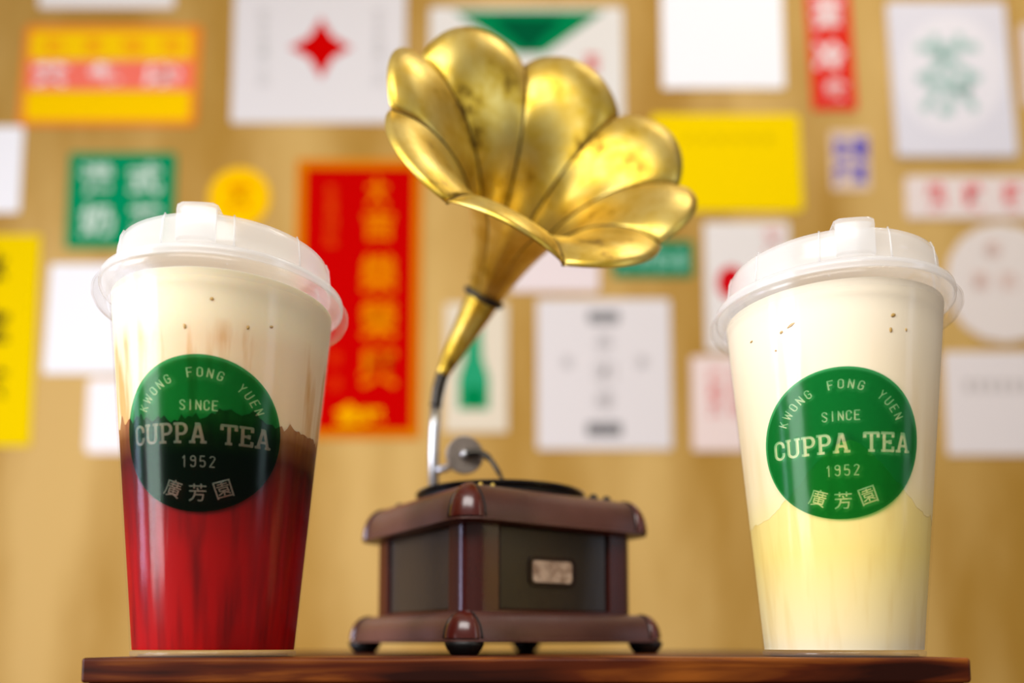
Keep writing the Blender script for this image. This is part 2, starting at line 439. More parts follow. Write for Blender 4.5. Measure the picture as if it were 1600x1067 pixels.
def solid_layer(zlo, zhi, n=180, rings=14, inset=.00075):
    """body of liquid between two height functions of the azimuth"""
    V = []; F = []
    for j in range(rings+1):
        for i in range(n):
            a = 2*PI*i/n; z = zlo(a)+(zhi(a)-zlo(a))*j/rings; r = rad(z)-inset
            V.append((r*math.cos(a), r*math.sin(a), z))
    for j in range(rings):
        for i in range(n):
            i2 = (i+1) % n; F.append((j*n+i, j*n+i2, (j+1)*n+i2, (j+1)*n+i))
    b = len(V)
    V.append((0, 0, sum(zlo(2*PI*i/n) for i in range(n))/n)); V.append((0, 0, sum(zhi(2*PI*i/n) for i in range(n))/n))
    for i in range(n):
        i2 = (i+1) % n; F.append((b, i2, i)); F.append((b+1, rings*n+i, rings*n+i2))
    return V, F

ZF = .136
LIDP = [(.0428, .1319), (.0440, .1317), (.0468, .1322), (.0476, .1335), (.0476, .1350), (.0466, .1362), (.0453, .1368), (.0450, .1374), (.0455, .1384), (.0452, .1400), (.0438, .1410),
        (.0410, .1412), (.0404, .1420), (.0400, .1470), (.0396, .1512), (.0388, .1538), (.0370, .1551), (.0342, .1555), (.0327, .1548), (.015, .1544), (.0005, .1543)]
NSK = 6
def make_cup(cx, cy, label, phi_tab, phi_label, zc, layers, flecks, lid_dz=0, sc=1):
    t = empty('bubble_tea_cup', (cx, cy, 0)); tag(t, label, 'drink', 'takeaway tea cups on the display table'); t.scale = (sc, sc, sc)
    # cup wall
    prof = [(.004, .0012), (R0-.0028, .0012), (R0-.0018, .0001), (R0-.0004, .0001), (R0, .0008)]
    prof += [(rad(z), z) for z in np.linspace(.004, .134, 16)] + [(rad(.134)+.0009, .1352), (rad(.134)+.0012, .1362), (rad(.134)+.0002, .1368), (rad(.134)-.0004, .1362)]
    prof += [(rad(z)-.0005, z) for z in np.linspace(.134, .004, 16)] + [(R0-.001, .0022), (.004, .0020)]
    V, F = lathe([(a, b) for a, b in prof], 128, caps=True)
    sharp(mesh('cup_wall', V, F, M_CUP, t, True), 50)
    V, F = lathe([(R0-.0004, .0022), (R0+.0002, .0020), (R0+.0002, .0004), (R0-.0004, .0000), (R0-.0024, .0000), (R0-.0030, .0010)], 96)
    mesh('base_rim', V, F, M_SKIRT, t, True)
    # lid
    P = LIDP; inner = [(max(r-.0006, .0004), z-.0006 if r < .039 else z-.0001) for r, z in P][::-1]
    P = [(r, z+lid_dz) for r, z in P[NSK:]]; inner = [(r, z+lid_dz) for r, z in inner[:-NSK]]
    V, F = lathe(P+inner, 128, closed=True)
    lid = sharp(mesh('lid', V, F, M_LID, t, True), 60); lid.location.z = 0
    SK = LIDP[:NSK+1]; V, F = lathe([(r, z+lid_dz*min(1, i/3)) for i, (r, z) in enumerate(SK)]+[(r-.0005, z-.0001+lid_dz*min(1, i/3)) for i, (r, z) in list(enumerate(SK))[::-1]], 128, closed=True)
    sharp(mesh('lid_skirt', V, F, M_SKIRT, lid, True), 60)
    # ribs on the side of the dome
    for k in range(10):
        a = phi_tab+.32+2*PI*k/10; c, s = math.cos(a), math.sin(a)
        V, F = tube([(.0406*c, .0406*s, .1424+lid_dz), (.0402*c, .0402*s, .147+lid_dz), (.0397*c, .0397*s, .152+lid_dz), (.0386*c, .0386*s, .1546+lid_dz)], .00035, 8)
        mesh('rib', V, F, M_TAB, lid, True)
    # closure tab folded over the dome edge
    prof2 = [(.0409, .1435), (.0411, .1440), (.0409, .1490), (.0408, .1545), (.0400, .1566), (.0385, .1574), (.0300, .1572), (.0220, .1560), (.0150, .1545)]
    V = []; F = []; nw = 8; half = .0068
    rows = prof2 + [(r-.0011, z-.0011) for r, z in prof2[::-1]]
    for r, z in rows:
        for i in range(nw+1):
            w = -half+2*half*i/nw; rr = r + (math.sqrt(max(.0409**2-w*w, 0))-.0409)
            V.append((rr, w, z + .0009 + lid_dz - (.0008 if i in (0, nw) else 0)))
    n = nw+1; kk = len(rows)
    for j in range(kk):
        for i in range(nw): F.append((j*n+i, j*n+i+1, ((j+1) % kk)*n+i+1, ((j+1) % kk)*n+i))
    F.append(tuple(j*n for j in range(kk))[::-1]); F.append(tuple(j*n+nw for j in range(kk)))
    cs, sn = math.cos(phi_tab), math.sin(phi_tab)
    V = [(x*cs-y*sn, x*sn+y*cs, z) for x, y, z in V]
    sharp(mesh('closure_tab', V, F, M_TAB, lid, True), 40)
    # contents
    for nm, lo, hi, m in layers:
        V, F = solid_layer(lo, hi, inset=.0007 if 'foam' in nm else .00078); sharp(mesh(nm, V, F, m, t, True), 60)
    for px, py, w, h, rot in flecks:
        p = cup_hit(cx, cy, px, py, .0006)
        bm = bmesh.new(); bmesh.ops.create_icosphere(bm, subdivisions=2, radius=1)
        a = math.atan2(p.y, p.x)
        for v in bm.verts:
            k = 1+.35*noise.noise(v.co*1.7+Vector((px, py, 0)))
            y, z = v.co.y*w*k, v.co.z*h*k; y, z = y*math.cos(rot)-z*math.sin(rot), y*math.sin(rot)+z*math.cos(rot); x = v.co.x*.00022
            v.co = Vector((p.x+x*math.cos(a)-y*math.sin(a), p.y+x*math.sin(a)+y*math.cos(a), p.z+z))
        from_bm('tea_fleck', bm, M_FLECK, t, True)
    V, F = wrap(LV, LINK, phi_label, zc, .0272, .00012); b = mesh('printed_badge', V, F, M_INK, t, True); b['label'] = 'round green printed badge'
    V, F = wrap(LV, LLET, phi_label, zc, .0272, .00012); mesh('lettering', V, F, M_LET, b, True)
    return t

def fr(a, seed, amp):
    c, s = math.cos(a), math.sin(a)
    return amp*(noise.noise(Vector((c*2, s*2, seed)))*.9+noise.noise(Vector((c*9, s*9, seed+5)))*.45+noise.noise(Vector((c*26, s*26, seed+9)))*.28)
XL, YL, XR, YR = -.1156, .3215, .1284, .3260
aL = math.atan2(-YL, -XL); aR = math.atan2(-YR, -XR)          # azimuth facing the camera
flat = lambda z: (lambda a: z)
zi = lambda a: .0835 + fr(a, 3.1, .0065) + .0035*abs(noise.noise(Vector((math.cos(a)*14, math.sin(a)*14, 2))))
make_cup(XL, YL, 'left clear plastic cup of dark red tea under white milk foam with frosted lid', aL-.27, aL-.215, .0775,
         [('red_tea', flat(.0026), zi, M_TEA), ('milk_foam', lambda a: zi(a)-.0006, flat(.1352), M_FOAM)],
         [(331, 474, .0007, .0006, 0), (289, 516, .0005, .0009, .2), (423, 517, .0008, .0005, .3), (387, 518, .0005, .0007, 0)], .0016, 1.012)
def zr_(a):
    d = math.cos(a-(aR+.1))
    return .052 + .024*math.exp(-((a-aR-.12+PI) % (2*PI) - PI)**2/.34) + fr(a, 8.4, .003)
make_cup(XR, YR, 'right clear plastic cup of pale yellow milk tea topped with cream foam', aR+.23, aR+.060, .0765,
         [('yellow_milk_tea', flat(.0026), zr_, M_MILKTEA), ('cheese_foam', lambda a: zr_(a)-.0008, flat(.1352), M_MILKTOP)],
         [(1236, 508, .0016, .0005, .5), (1221, 519, .0007, .0005, .6), (1396, 492, .0010, .0007, .3), (1392, 515, .0006, .0010, 0), (1416, 515, .0004, .0006, .3), (1174, 534, .0007, .0004, .2), (1212, 548, .0004, .0004, 0)], .0006)

# ================================================================== GRAMOPHONE
GC = Vector((-.0073, .4333, 0)); GA = math.radians(33.9)
g = empty('gramophone', GC, 0)
tag(g, 'miniature maroon gramophone with eight-petalled brass horn between the two cups', 'gramophone')
EA = Vector((math.cos(GA), math.sin(GA), 0)); EB = Vector((-math.sin(GA), math.cos(GA), 0))
def gl(a, b, z): return EA*a + EB*b + Vector((0, 0, z))         # case coordinates -> gramophone object space
def square_path(h, fr_, n=8):
    """rounded square: list of (a, b, na, nb, corner index or None)"""
    out = []
    for k, (sx, sy) in enumerate(((1, 1), (-1, 1), (-1, -1), (1, -1))):
        a0 = k*PI/2
        for i in range(n+1):
            t = a0 + PI/2*i/n
            out.append((sx*(h-fr_)+fr_*math.cos(t), sy*(h-fr_)+fr_*math.sin(t), math.cos(t), math.sin(t), k))
    return out
def sweep(name, h, fr_, prof, m, parent, top=True, bottom=True):
    """closed moulding: prof = (inset, z) from outside"""
    path = square_path(h, fr_); n = len(path); V = []; F = []
    for ins, z in prof:
        f = max(fr_-ins, .0005); hh = h-ins
        for (a, b, na, nb, k) in square_path(hh, f): V.append(gl(a, b, z))
    for j in range(len(prof)-1):
        for i in range(n):
            i2 = (i+1) % n; F.append((j*n+i, j*n+i2, (j+1)*n+i2, (j+1)*n+i))
    if bottom: F.append(tuple(range(n))[::-1])
    if top: F.append(tuple((len(prof)-1)*n+i for i in range(n)))
    return sharp(mesh(name, V, F, m, parent, True), 40)
def corner_cap(k, h, fr_, prof, m, parent, proud=.0007, ext=.0):
    """lobe over a corner of a moulding, tapering to the top like a leaf"""
    V = []; F = []; NP = 12
    P = len(prof); cap = []
    for j, (ins, z) in enumerate(prof):
        f = max(fr_-ins, .0005); hh = h-ins
        t = j/(P-1); spread = math.sqrt(max(0, 1-t**2.6))        # narrows to a dome at the top
        row = []
        sx, sy = ((1, 1), (-1, 1), (-1, -1), (1, -1))[k]
        for i in range(NP+1):
            q = (-1+2*i/NP)*spread
            ang = k*PI/2+PI/4+q*PI/4
            pr = proud*(1+1.0*math.cos(q*PI/2)) if abs(i-NP/2) < NP/2 else -.0006
            if j == P-1: pr = -.0004
            row.append(gl(sx*(hh-f)+(f+pr)*math.cos(ang), sy*(hh-f)+(f+pr)*math.sin(ang), z+(.0004 if 0 < i < NP else -.0004)))
        V += row
    n = NP+1
    for j in range(P-1):
        for i in range(NP): F.append((j*n+i, j*n+i+1, (j+1)*n+i+1, (j+1)*n+i))
    o = mesh('corner_cap', V, F, m, parent, True)
    # dark seam beside the lobe
    pts = []
    side = []
    for j, (ins, z) in enumerate(prof):
        f = max(fr_-ins, .0005); hh = h-ins; t = j/(P-1); spread = math.sqrt(max(0, 1-t**2.6))
        sx, sy = ((1, 1), (-1, 1), (-1, -1), (1, -1))[k]
        a1 = k*PI/2+PI/4-spread*PI/4*1.06; a2 = k*PI/2+PI/4+spread*PI/4*1.06
        side.append([gl(sx*(hh-f)+(f+.0002)*math.cos(x), sy*(hh-f)+(f+.0002)*math.sin(x), z+.0002) for x in (a1, a2)])
    pts = [s[0] for s in side]+[s[1] for s in side[::-1]][1:]
    V, F = tube(pts, .00042, 8); mesh('seam', V, F, M_CORE, o, True)
def moulding_prof(z0, z1, depth, lip=.0012):
    h = z1-z0; out = [(.0012, z0), (0, z0+.0003), (0, z0+lip), (.0011, z0+lip+.0003)]
    for i in range(1, 13):
        t = i/12*PI/2
        out.append((.0011+(depth-.0011)*(1-math.cos(t)), z0+lip+.0003+(h-lip-.0003)*math.sin(t)))
    return out
# lower moulding
FR = .0125
P1 = moulding_prof(.0054, .0192, .0105)
HB = .0618
base = sweep('base_moulding', HB, FR, P1, M_CASE, g)
for k in range(4): corner_cap(k, HB, FR, P1[3:], M_CAP, base)
# feet
for sx, sy in ((1, 1), (-1, 1), (-1, -1), (1, -1)):
    V, F = lathe([(.0086, .0058), (.0084, .0042), (.0076, .0026), (.0062, .0010), (.0052, .0), (.001, 0)], 32, caps=True)
    p = gl(sx*.0528, sy*.0528, 0)
    mesh('foot', [Vector(v)+p for v in V], F, M_RUBBER, g, True)
# body
HX = .0497
def cbox(a0, a1, b0, b1, z0, z1, bev=0):
    bm = box_bm(a0, a1, b0, b1, z0, z1, bev)
    for v in bm.verts: v.co = gl(v.co.x, v.co.y, v.co.z)
    return bm
Z0, Z1 = .0188, .0600
core = from_bm('case_body', cbox(-HX+.0035, HX-.0035, -HX+.0035, HX-.0035, Z0-.0005, Z1), M_CORE, g)
PWD = .0172
def post(k):
    sx, sy = ((1, 1), (-1, 1), (-1, -1), (1, -1))[k]; f = .0088
    out = [(HX-PWD, HX), ]
    loop = [(HX-PWD, HX-.004), (HX-PWD, HX-.0006), (HX-PWD+.0006, HX)]
    loop += [(HX-f+f*math.sin(i/10*PI/2), HX-f+f*math.cos(i/10*PI/2)) for i in range(11)]
    loop += [(HX, HX-PWD+.0006), (HX-.0006, HX-PWD), (HX-.004, HX-PWD), (HX-.0045, HX-.0045)]
    V = []
    for z in (Z0, Z1): V += [gl(sx*a, sy*b, z) for a, b in loop]
    n = len(loop); F = [(i, (i+1) % n, n+(i+1) % n, n+i) for i in range(n)]
    F += [tuple(range(n))[::-1], tuple(n+i for i in range(n))]
    bm = bmesh.new(); me = bpy.data.meshes.new('x'); me.from_pydata([tuple(v) for v in V], [], F); bm.from_mesh(me); bpy.data.meshes.remove(me)
    sharp(from_bm('corner_post', bm, M_POST, g, True), 40)
for k in range(4): post(k)
pw = HX-PWD-.0011
for k in range(4):
    R = Matrix.Rotation(k*PI/2, 4, 'Z')
    bm = box_bm(-pw, pw, HX-.0045, HX-.0018, Z0+.0018, Z1-.0012, .0005)
    for v in bm.verts: q = R @ v.co; v.co = gl(q.x, q.y, q.z)
    from_bm('side_panel', bm, M_PANEL, g)
    bm = box_bm(-HX+PWD, HX-PWD, HX-.004, HX-.0004, Z0, Z0+.0016, .0003)
    for v in bm.verts: q = R @ v.co; v.co = gl(q.x, q.y, q.z)
    from_bm('bottom_rail', bm, M_POST, g)
# ivory plate with rounded dark frame on the right-hand front panel (normal -b)
def rrect(w, h, r, n=6):
    out = []
    for k, (sx, sy) in enumerate(((1, 1), (-1, 1), (-1, -1), (1, -1))):
        for i in range(n+1):
            t = k*PI/2+PI/2*i/n; out.append((sx*(w/2-r)+r*math.cos(t), sy*(h/2-r)+r*math.sin(t)))
    return out
def plate(name, w, h, r, b0, b1, m, hole=None, jig=0):
    ac, zc = -.0020, .0388
    lo = rrect(w, h, r); n = len(lo); V = []; F = []
    if hole:
        li = rrect(*hole)
        for L_, b in ((lo, b0), (lo, b1), (li, b1), (li, b0)): V += [gl(ac+x, b, zc+y) for x, y in L_]
        for j in range(4):
            for i in range(n): F.append((j*n+i, j*n+(i+1) % n, ((j+1) % 4)*n+(i+1) % n, ((j+1) % 4)*n+i))
    else:
        V = [gl(ac+x, b0, zc+y) for x, y in lo]+[gl(ac+x*.97, b1, zc+y*.95) for x, y in lo]
        F = [(i, (i+1) % n, n+(i+1) % n, n+i) for i in range(n)]+[tuple(range(n)), tuple(n+i for i in range(n))[::-1]]
    bm = bmesh.new(); me = bpy.data.meshes.new('x'); me.from_pydata([tuple(v) for v in V], [], F); bm.from_mesh(me); bpy.data.meshes.remove(me)
    return from_bm(name, bm, m, g)
plate('plate_frame', .0275, .0140, .003, -HX+.0019, -HX+.0006, M_FRAME, (.0240, .0112, .0020))
plate('ivory_plate', .0236, .0108, .0018, -HX+.0019, -HX+.0008, M_PLATE)
# lid moulding
P2 = moulding_prof(.0592, .0772, .0125)
HL = .0574
lidm = sweep('lid_moulding', HL, FR, P2, M_CASE, g)
for k in range(4): corner_cap(k, HL, FR, P2[3:], M_CAP, lidm)
# platter and record
V, F = lathe([(.040, .0772), (.0425, .0776), (.0430, .0800), (.0425, .0806), (.001, .0806)], 96, caps=True)
sharp(mesh('platter', V, F, M_RUBBER, g, True), 40)
prof = [(.001, .0808), (.0436, .0808), (.0446, .0814), (.0448, .0822), (.0444, .0830), (.0430, .0832)]
for i in range(14): prof += [(.0424-.0017*i, .0831), (.0416-.0017*i, .0829)]
prof += [(.0170, .0832), (.001, .0832)]
V, F = lathe(prof, 128, caps=True); sharp(mesh('record', V, F, M_BLACK, g, True), 30)
V, F = lathe([(.0155, .0832), (.0155, .0834), (.001, .0834)], 48, caps=True); mesh('record_label', V, F, mat('record_paper', (140, 30, 24), .5), g)
V, F = lathe([(.0016, .0834), (.0016, .0858), (.001, .0866)], 16, caps=True); mesh('spindle', V, F, M_STEEL, g, True)
# small screws on the lid and the crank stub
def local(px, py, Y): return at(px, py, Y)-GC
def blob(name, p, r, h, m):
    V, F = lathe([(r*.7, 0), (r, h*.3), (r, h*.7), (r*.6, h), (r*.1, h)], 16, caps=True)
    mesh(name, [Vector(v)+p for v in V], F, m, g, True)
for a, b in ((-.0395, .0395), (.0395, -.0395), (.030, -.0405), (.0395, .0395)):
    blob('lid_screw', gl(a, b, .0770), .0022, .0035, M_RUBBER)
for a, b in ((-.0385, -.0425), (-.0325, -.0435)):
    blob('brass_stud', gl(a, b, .0768), .0011, .0022, M_BRASS)
V, F = tube([gl(HX-.002, -.020, .030), gl(HX+.006, -.020, .030)], .0014, 12); mesh('crank_stub', V, F, M_RUBBER, g, True)

# horn ---------------------------------------------------------------------
HM = Vector((.0138, .39, .2465)); HN = Vector((.337, -.842, .422)).normalized(); HL_ = .090
HT = HM - HN*HL_
JP = [(612, 169), (659, 88), (819, 101), (967, 180), (1060, 289), (1032, 379), (882, 411), (699, 313)]
def on_plane(px, py):
    o = Vector((0, 0, CAM_H)); d = at(px, py, 1)-o; t = (HM-o).dot(HN)/d.dot(HN); return o+d*t
J3 = [on_plane(*p) for p in JP]
U = HN.cross(Vector((0, 0, 1))).normalized(); Vv = U.cross(HN)
ang = []; rr = []
for p in J3:
    q = p-HM; ang.append(math.atan2(q.dot(Vv), q.dot(U))); rr.append(math.hypot(q.dot(Vv), q.dot(U)))
sgn = 1 if ((ang[1]-ang[0]+PI) % (2*PI)-PI) > 0 else -1
for i in range(1, 8):
    while sgn*(ang[i]-ang[i-1]) < 0: ang[i] += sgn*2*PI
    while sgn*(ang[i]-ang[i-1]) > 2*PI: ang[i] -= sgn*2*PI
ang.append(ang[0]+sgn*2*PI); rr.append(rr[0])
LIFT = [.012, .013, .013, .012, .012, .008, .014, .006]       # petals between junctions k and k+1
BULG = [.0050, .0060, .0060, .0065, .0050, .0060, .0045, .0065]
def horn_pt(k, f, s, out=0):
    a = ang[k]+(ang[k+1]-ang[k])*f; R = rr[k]+(rr[k+1]-rr[k])*f
    bl = math.sin(PI*f)**.75
    t = s; A = (1-t)**3; B = 3*t*(1-t)**2; D = 3*t*t*(1-t); E = t**3
    r = A*.0104+B*.0150+D*.0270+E*R; z = A*-HL_+B*-.058+D*-.004+E*0.0
    z += LIFT[k]*bl*s**3.2; r += BULG[k]*bl*s**3
    c = max(0, (s-.86)/.14); z -= .0035*c*c*(.35+bl*.65)
    # valleys at the seams all along
    r -= 0 ; r += (.0016*bl)*math.sin(PI*min(s, 1))
    return HM - GC + (U*math.cos(a)+Vv*math.sin(a))*(r+out) + HN*z
horn = None
pts = []
V = []; F = []
for k in range(8):
    v, f = tube([horn_pt(k, 0, s/24, -.0001) for s in range(25)], [.0005+.0004*s/24 for s in range(25)], 8)
    b = len(V); V += v; F += [tuple(b+i for i in q) for q in f]
horn = mesh('horn', V, F, M_SEAM, g, True); horn['label'] = 'brass morning-glory horn with dark seams'
NA, NS = 22, 34
for k in range(8):
    V = []; F = []
    for j in range(NS+1):
        for i in range(NA+1): V.append(horn_pt(k, i/NA, j/NS))
    n = NA+1
    for j in range(NS):
        for i in range(NA): F.append((j*n+i, j*n+i+1, (j+1)*n+i+1, (j+1)*n+i))
    o = mesh('petal', V, F, M_BRASS, horn, True)
    md = o.modifiers.new('thickness', 'SOLIDIFY'); md.thickness = .0008; md.offset = 0
# rolled rim bead along the petal edges, one per petal, thin
# collar and neck
E0 = at(691, 587, .462)-GC; T0 = HT-GC
d0 = HN; up = Vector((0, 0, 1))
neck = bez([E0, E0+(T0-E0)*.33+Vector((-.0008, 0, .001)), T0-(T0-E0).normalized()*.022-HN*.002, T0-HN*.0005], 20)
V, F = tube(neck, [.0036+(.0106-.0036)*(i/20)**.95 for i in range(21)], 32); mesh('horn_neck', V, F, M_BRASS, g, True)
D1 = at(681, 636, .462)-GC; B1 = at(678, 700, .462)-GC; B2 = B1.copy(); B2.z = .0772
V, F = tube(bez([E0+(T0-E0)*.015, E0+(E0-T0)*.05, D1+Vector((0.0004, 0, .006)), D1], 12), [.0036]*8+[.0034]*5, 20); mesh('pipe_sleeve', V, F, M_DARKST, g, True)
V, F = tube([D1, D1+(B1-D1)*.5, B1, B2], [.0030, .0029, .0029, .0029], 20); mesh('horn_pipe', V, F, M_STEEL, g, True)
V, F = lathe([(.0055, .0770), (.0055, .0785), (.0035, .0800), (.003, .0815)], 24, caps=True)
mesh('pipe_base', [Vector(v)+Vector((B2.x, B2.y, 0)) for v in V], F, M_DARKST, g, True)
nd = ((T0-E0).normalized()*.70+HN*.60).normalized(); RC = T0-(T0-E0).normalized()*.0035+Vector((.0002, 0, 0))
V, F = tube([RC+nd*d for d in (-.0018, -.0010, .0, .0010, .0018)], [.0112, .0122, .0125, .0122, .0112], 40); mesh('horn_collar', V, F, M_CORE, g, True)
# sound box
SB = at(726, 711, .424)-GC; ax = Vector((.30, -.95, -.06)).normalized()
V, F = tube([SB-ax*.0028, SB-ax*.0024, SB+ax*.0008, SB+ax*.0012, SB+ax*.0012, SB+ax*.0004, SB+ax*.0004],
            [.0085, .0097, .0099, .0094, .0080, .0076, .0010], 40); sb = sharp(mesh('sound_box', V, F, M_DISC, g, True), 35)
V, F = tube([SB, SB+ax*.003, SB+ax*.0042], [.0026, .0026, .0014], 20); mesh('hub', V, F, M_STEEL, sb, True)
N1 = SB+ax*.0034; N4 = at(792, 745, .415)-GC; N4.z = .0840
V, F = tube(bez([N1, N1+Vector((.012, 0, .0035)), N4+Vector((-.007, 0, .012)), N4], 18), [.0022]*5+[.0018]*4+[.0013]*6+[.0009]*4, 14); mesh('needle_arm', V, F, M_DARKST, sb, True)
P3 = Vector((B2.x, B2.y, SB.z))
V, F = tube(bez([SB-ax*.0026, SB-ax*.012, P3+Vector((.012, -.004, 0)), P3+Vector((.001, 0, 0))], 12), .0022, 16); mesh('tone_arm', V, F, M_STEEL, g, True)

# ================================================================== POSTERS ON THE WALL
def wall(px, py): p = at(px, py, WY-.002); return p.x, p.z
def rounded(name, x0, x1, z0, z1, r, m, parent, y0, y1, shear=0):
    w, h = x1-x0, z1-z0; cx, cz = (x0+x1)/2, (z0+z1)/2
    L_ = rrect(w, h, min(r, w*.49, h*.49), 4); n = len(L_)
    V = [(cx+x+shear*y, y0, cz+y) for x, y in L_]+[(cx+x+shear*y, y1, cz+y) for x, y in L_]
    if parent: V = [Vector(v)-parent.location for v in V]
    F = [tuple(range(n)), tuple(n+i for i in range(n))[::-1]]+[(i, n+i, n+(i+1) % n, (i+1) % n) for i in range(n)]
    bm = bmesh.new(); me = bpy.data.meshes.new('x'); me.from_pydata([tuple(v) for v in V], [], F); bm.from_mesh(me); bpy.data.meshes.remove(me)
    return from_bm(name, bm, m, parent)
_pm = {}
def pm(rgb):
    if rgb not in _pm: _pm[rgb] = paper('paper_print', rgb)
    return _pm[rgb]
def poster(name, box, rgb, label, cat, r=.004, thick=.003, shear=0):
    x0, z1 = wall(box[0], box[1]); x1, z0 = wall(box[2], box[3])
    e = empty(name, ((x0+x1)/2, WY, (z0+z1)/2)); tag(e, label, cat, 'papers and stickers on the wall')
    rounded('sheet', x0, x1, z0, z1, r, pm(rgb), e, WY, WY-thick, shear)
    e['t'] = thick
    return e
def patch(e, nm, box, rgb, r=.001, lift=.0004):
    x0, z1 = wall(box[0], box[1]); x1, z0 = wall(box[2], box[3]); y = WY-e['t']
    rounded(nm, x0, x1, z0, z1, r, pm(rgb), e, y, y-lift)
def poly(e, nm, pts, rgb, lift=.0004):
    y = WY-e['t']; P = [wall(*p) for p in pts]; n = len(P)
    V = [Vector((x, y, z))-e.location for x, z in P]+[Vector((x, y-lift, z))-e.location for x, z in P]
    F = [tuple(range(n)), tuple(n+i for i in range(n))[::-1]]+[(i, n+i, n+(i+1) % n, (i+1) % n) for i in range(n)]
    bm = bmesh.new(); me = bpy.data.meshes.new('x'); me.from_pydata([tuple(v) for v in V], [], F); bm.from_mesh(me); bpy.data.meshes.remove(me)
    from_bm(nm, bm, pm(rgb), e)
def chars(e, items, rgb, off=.02, lift=.0009, nm='lettering'):
    """items: (char, px, py, w px, h px)"""
    y = WY-e['t']-lift
    for it in items:
        acc = ([], []); c, px, py, w, h = it[:5]; rot = it[5] if len(it) > 5 else 0
        x, z = wall(px, py); k = (wall(px+1, py)[0]-x)
        put(acc, glyph(c, off), x, z, w*k, h*k, rot)
        V = [Vector((a, y, b))-e.location for a, b in acc[0]]
        mesh('printed_character', V, [t[::-1] for t in acc[1]], pm(rgb), e)
def row(s, x0, x1, y, w, h): return [(c, x0+(x1-x0)*i/max(len(s)-1, 1), y, w, h) for i, c in enumerate(s) if c != ' ']
def col(s, x, y0, y1, w, h): return [(c, x, y0+(y1-y0)*i/max(len(s)-1, 1), w, h) for i, c in enumerate(s)]

p = poster('signboard', (38, 40, 308, 196), (240, 140, 40), 'orange signboard with two yellow bands and a white lettered strip', 'sign', .008, shear=.03)
patch(p, 'print_band', (50, 50, 298, 94), (253, 205, 10), .006); patch(p, 'print_band', (44, 96, 300, 140), (248, 120, 100), .003); patch(p, 'print_band', (42, 143, 296, 188), (252, 204, 0), .006)
chars(p, row('茶餐廳', 80, 255, 118, 58, 38), (255, 238, 232), .045); chars(p, row('奶茶咖啡', 85, 270, 73, 30, 26), (250, 150, 30), .01)
p = poster('poster', (368, -30, 632, 192), (228, 224, 220), 'large white poster with a single red four-pointed star', 'poster')
poly(p, 'star', [(502, 28), (520, 58), (550, 75), (520, 92), (502, 124), (484, 92), (452, 75), (484, 58)], (205, 0, 0))
chars(p, col('飲茶食飯一二三四', 412, 20, 130, 15, 11), (200, 198, 192), 0); chars(p, col('飲茶食飯一二三四', 592, 20, 130, 15, 11), (200, 196, 192), 0, nm='lettering')
p = poster('sticker', (109, 239, 270, 388), (0, 140, 88), 'square green sticker with four large white characters', 'sticker', .006)
chars(p, [('港', 152, 280, 52, 50), ('式', 228, 280, 52, 50), ('奶', 152, 345, 52, 52), ('茶', 228, 345, 52, 52)], (205, 225, 205), .028)
p = poster('sticker', (327, 262, 421, 356), (252, 196, 0), 'round yellow sticker with an orange character behind the left cup lid', 'sticker', .2)
chars(p, [('茶', 375, 309, 40, 44)], (228, 128, 0), .03)
p = poster('poster', (464, 249, 656, 686), (212, 124, 0), 'tall red poster with gold characters and an orange border', 'poster', .004)
patch(p, 'print_field', (478, 263, 643, 672), (196, 0, 0), .003)
chars(p, [('大', 590, 300, 34, 50), ('吉', 592, 352, 48, 48), ('樂', 592, 428, 58, 62), ('榮', 592, 500, 58, 62), ('興', 592, 575, 58, 62)], (228, 128, 0), .03)
chars(p, col('生意興隆', 518, 300, 375, 18, 22), (226, 78, 10), .01); chars(p, col('財源', 524, 560, 600, 18, 22), (226, 60, 6), .01)
chars(p, [('金', 545, 648, 44, 36), ('記', 582, 650, 34, 26)], (246, 178, 0), .04)
p = poster('notice', (-60, 198, 30, 332), (246, 246, 244), 'blank white notice cut off by the left edge of the picture', 'notice')
p = poster('banner', (-70, 367, 47, 697), (240, 206, 0), 'yellow vertical banner with black characters at the far left', 'banner')
chars(p, [('冰', -8, 418, 40, 50), ('室', -6, 510, 40, 52), ('茶', -8, 600, 40, 50)], (60, 50, 20), .03)
p = poster('notice', (78, 413, 236, 584), (247, 247, 246), 'blank white notice directly left of the left cup lid', 'notice', shear=.02)
p = poster('notice', (138, 592, 262, 708), (250, 244, 240), 'small white card just left of the left cup badge', 'notice', .01)
p = poster('notice', (66, -90, 272, 12), (240, 236, 228), 'white notice at the top edge above the orange signboard', 'notice')
p = poster('poster', (672, 12, 975, 186), (232, 228, 218), 'white poster with a green triangle above the brass horn', 'poster')
poly(p, 'triangle', [(708, 18), (944, 18), (850, 84), (808, 84)], (0, 132, 76)); poly(p, 'triangle', [(770, 30), (880, 30), (826, 82)], (0, 88, 52), .0008)
chars(p, [('茶', 925, 100, 26, 34)], (222, 90, 84), .02); chars(p, [('香', 700, 70, 20, 26)], (222, 150, 140), .0)
p = poster('poster', (1032, -60, 1226, 138), (252, 252, 252), 'brightly lit blank white poster at the top above the yellow card', 'poster')
p = poster('banner', (1258, -80, 1335, 172), (224, 50, 34), 'narrow red banner with white characters at the top', 'banner', shear=-.03)
chars(p, [('涼', 1293, -50, 50, 50), ('茶', 1293, 22, 52, 58), ('冷', 1296, 88, 50, 50), ('飲', 1302, 145, 46, 40)], (248, 226, 222), .05)
p = poster('card', (1018, 179, 1254, 330), (248, 212, 0), 'plain yellow card to the right of the brass horn', 'card', .01, shear=-.02)
chars(p, row('奶茶咖啡鴛鴦', 1075, 1200, 218, 14, 14), (214, 190, 10), 0)
p = poster('sticker', (1297, 204, 1361, 297), (226, 202, 176), 'small beige sticker with dense blue characters', 'sticker', .004, .0015)
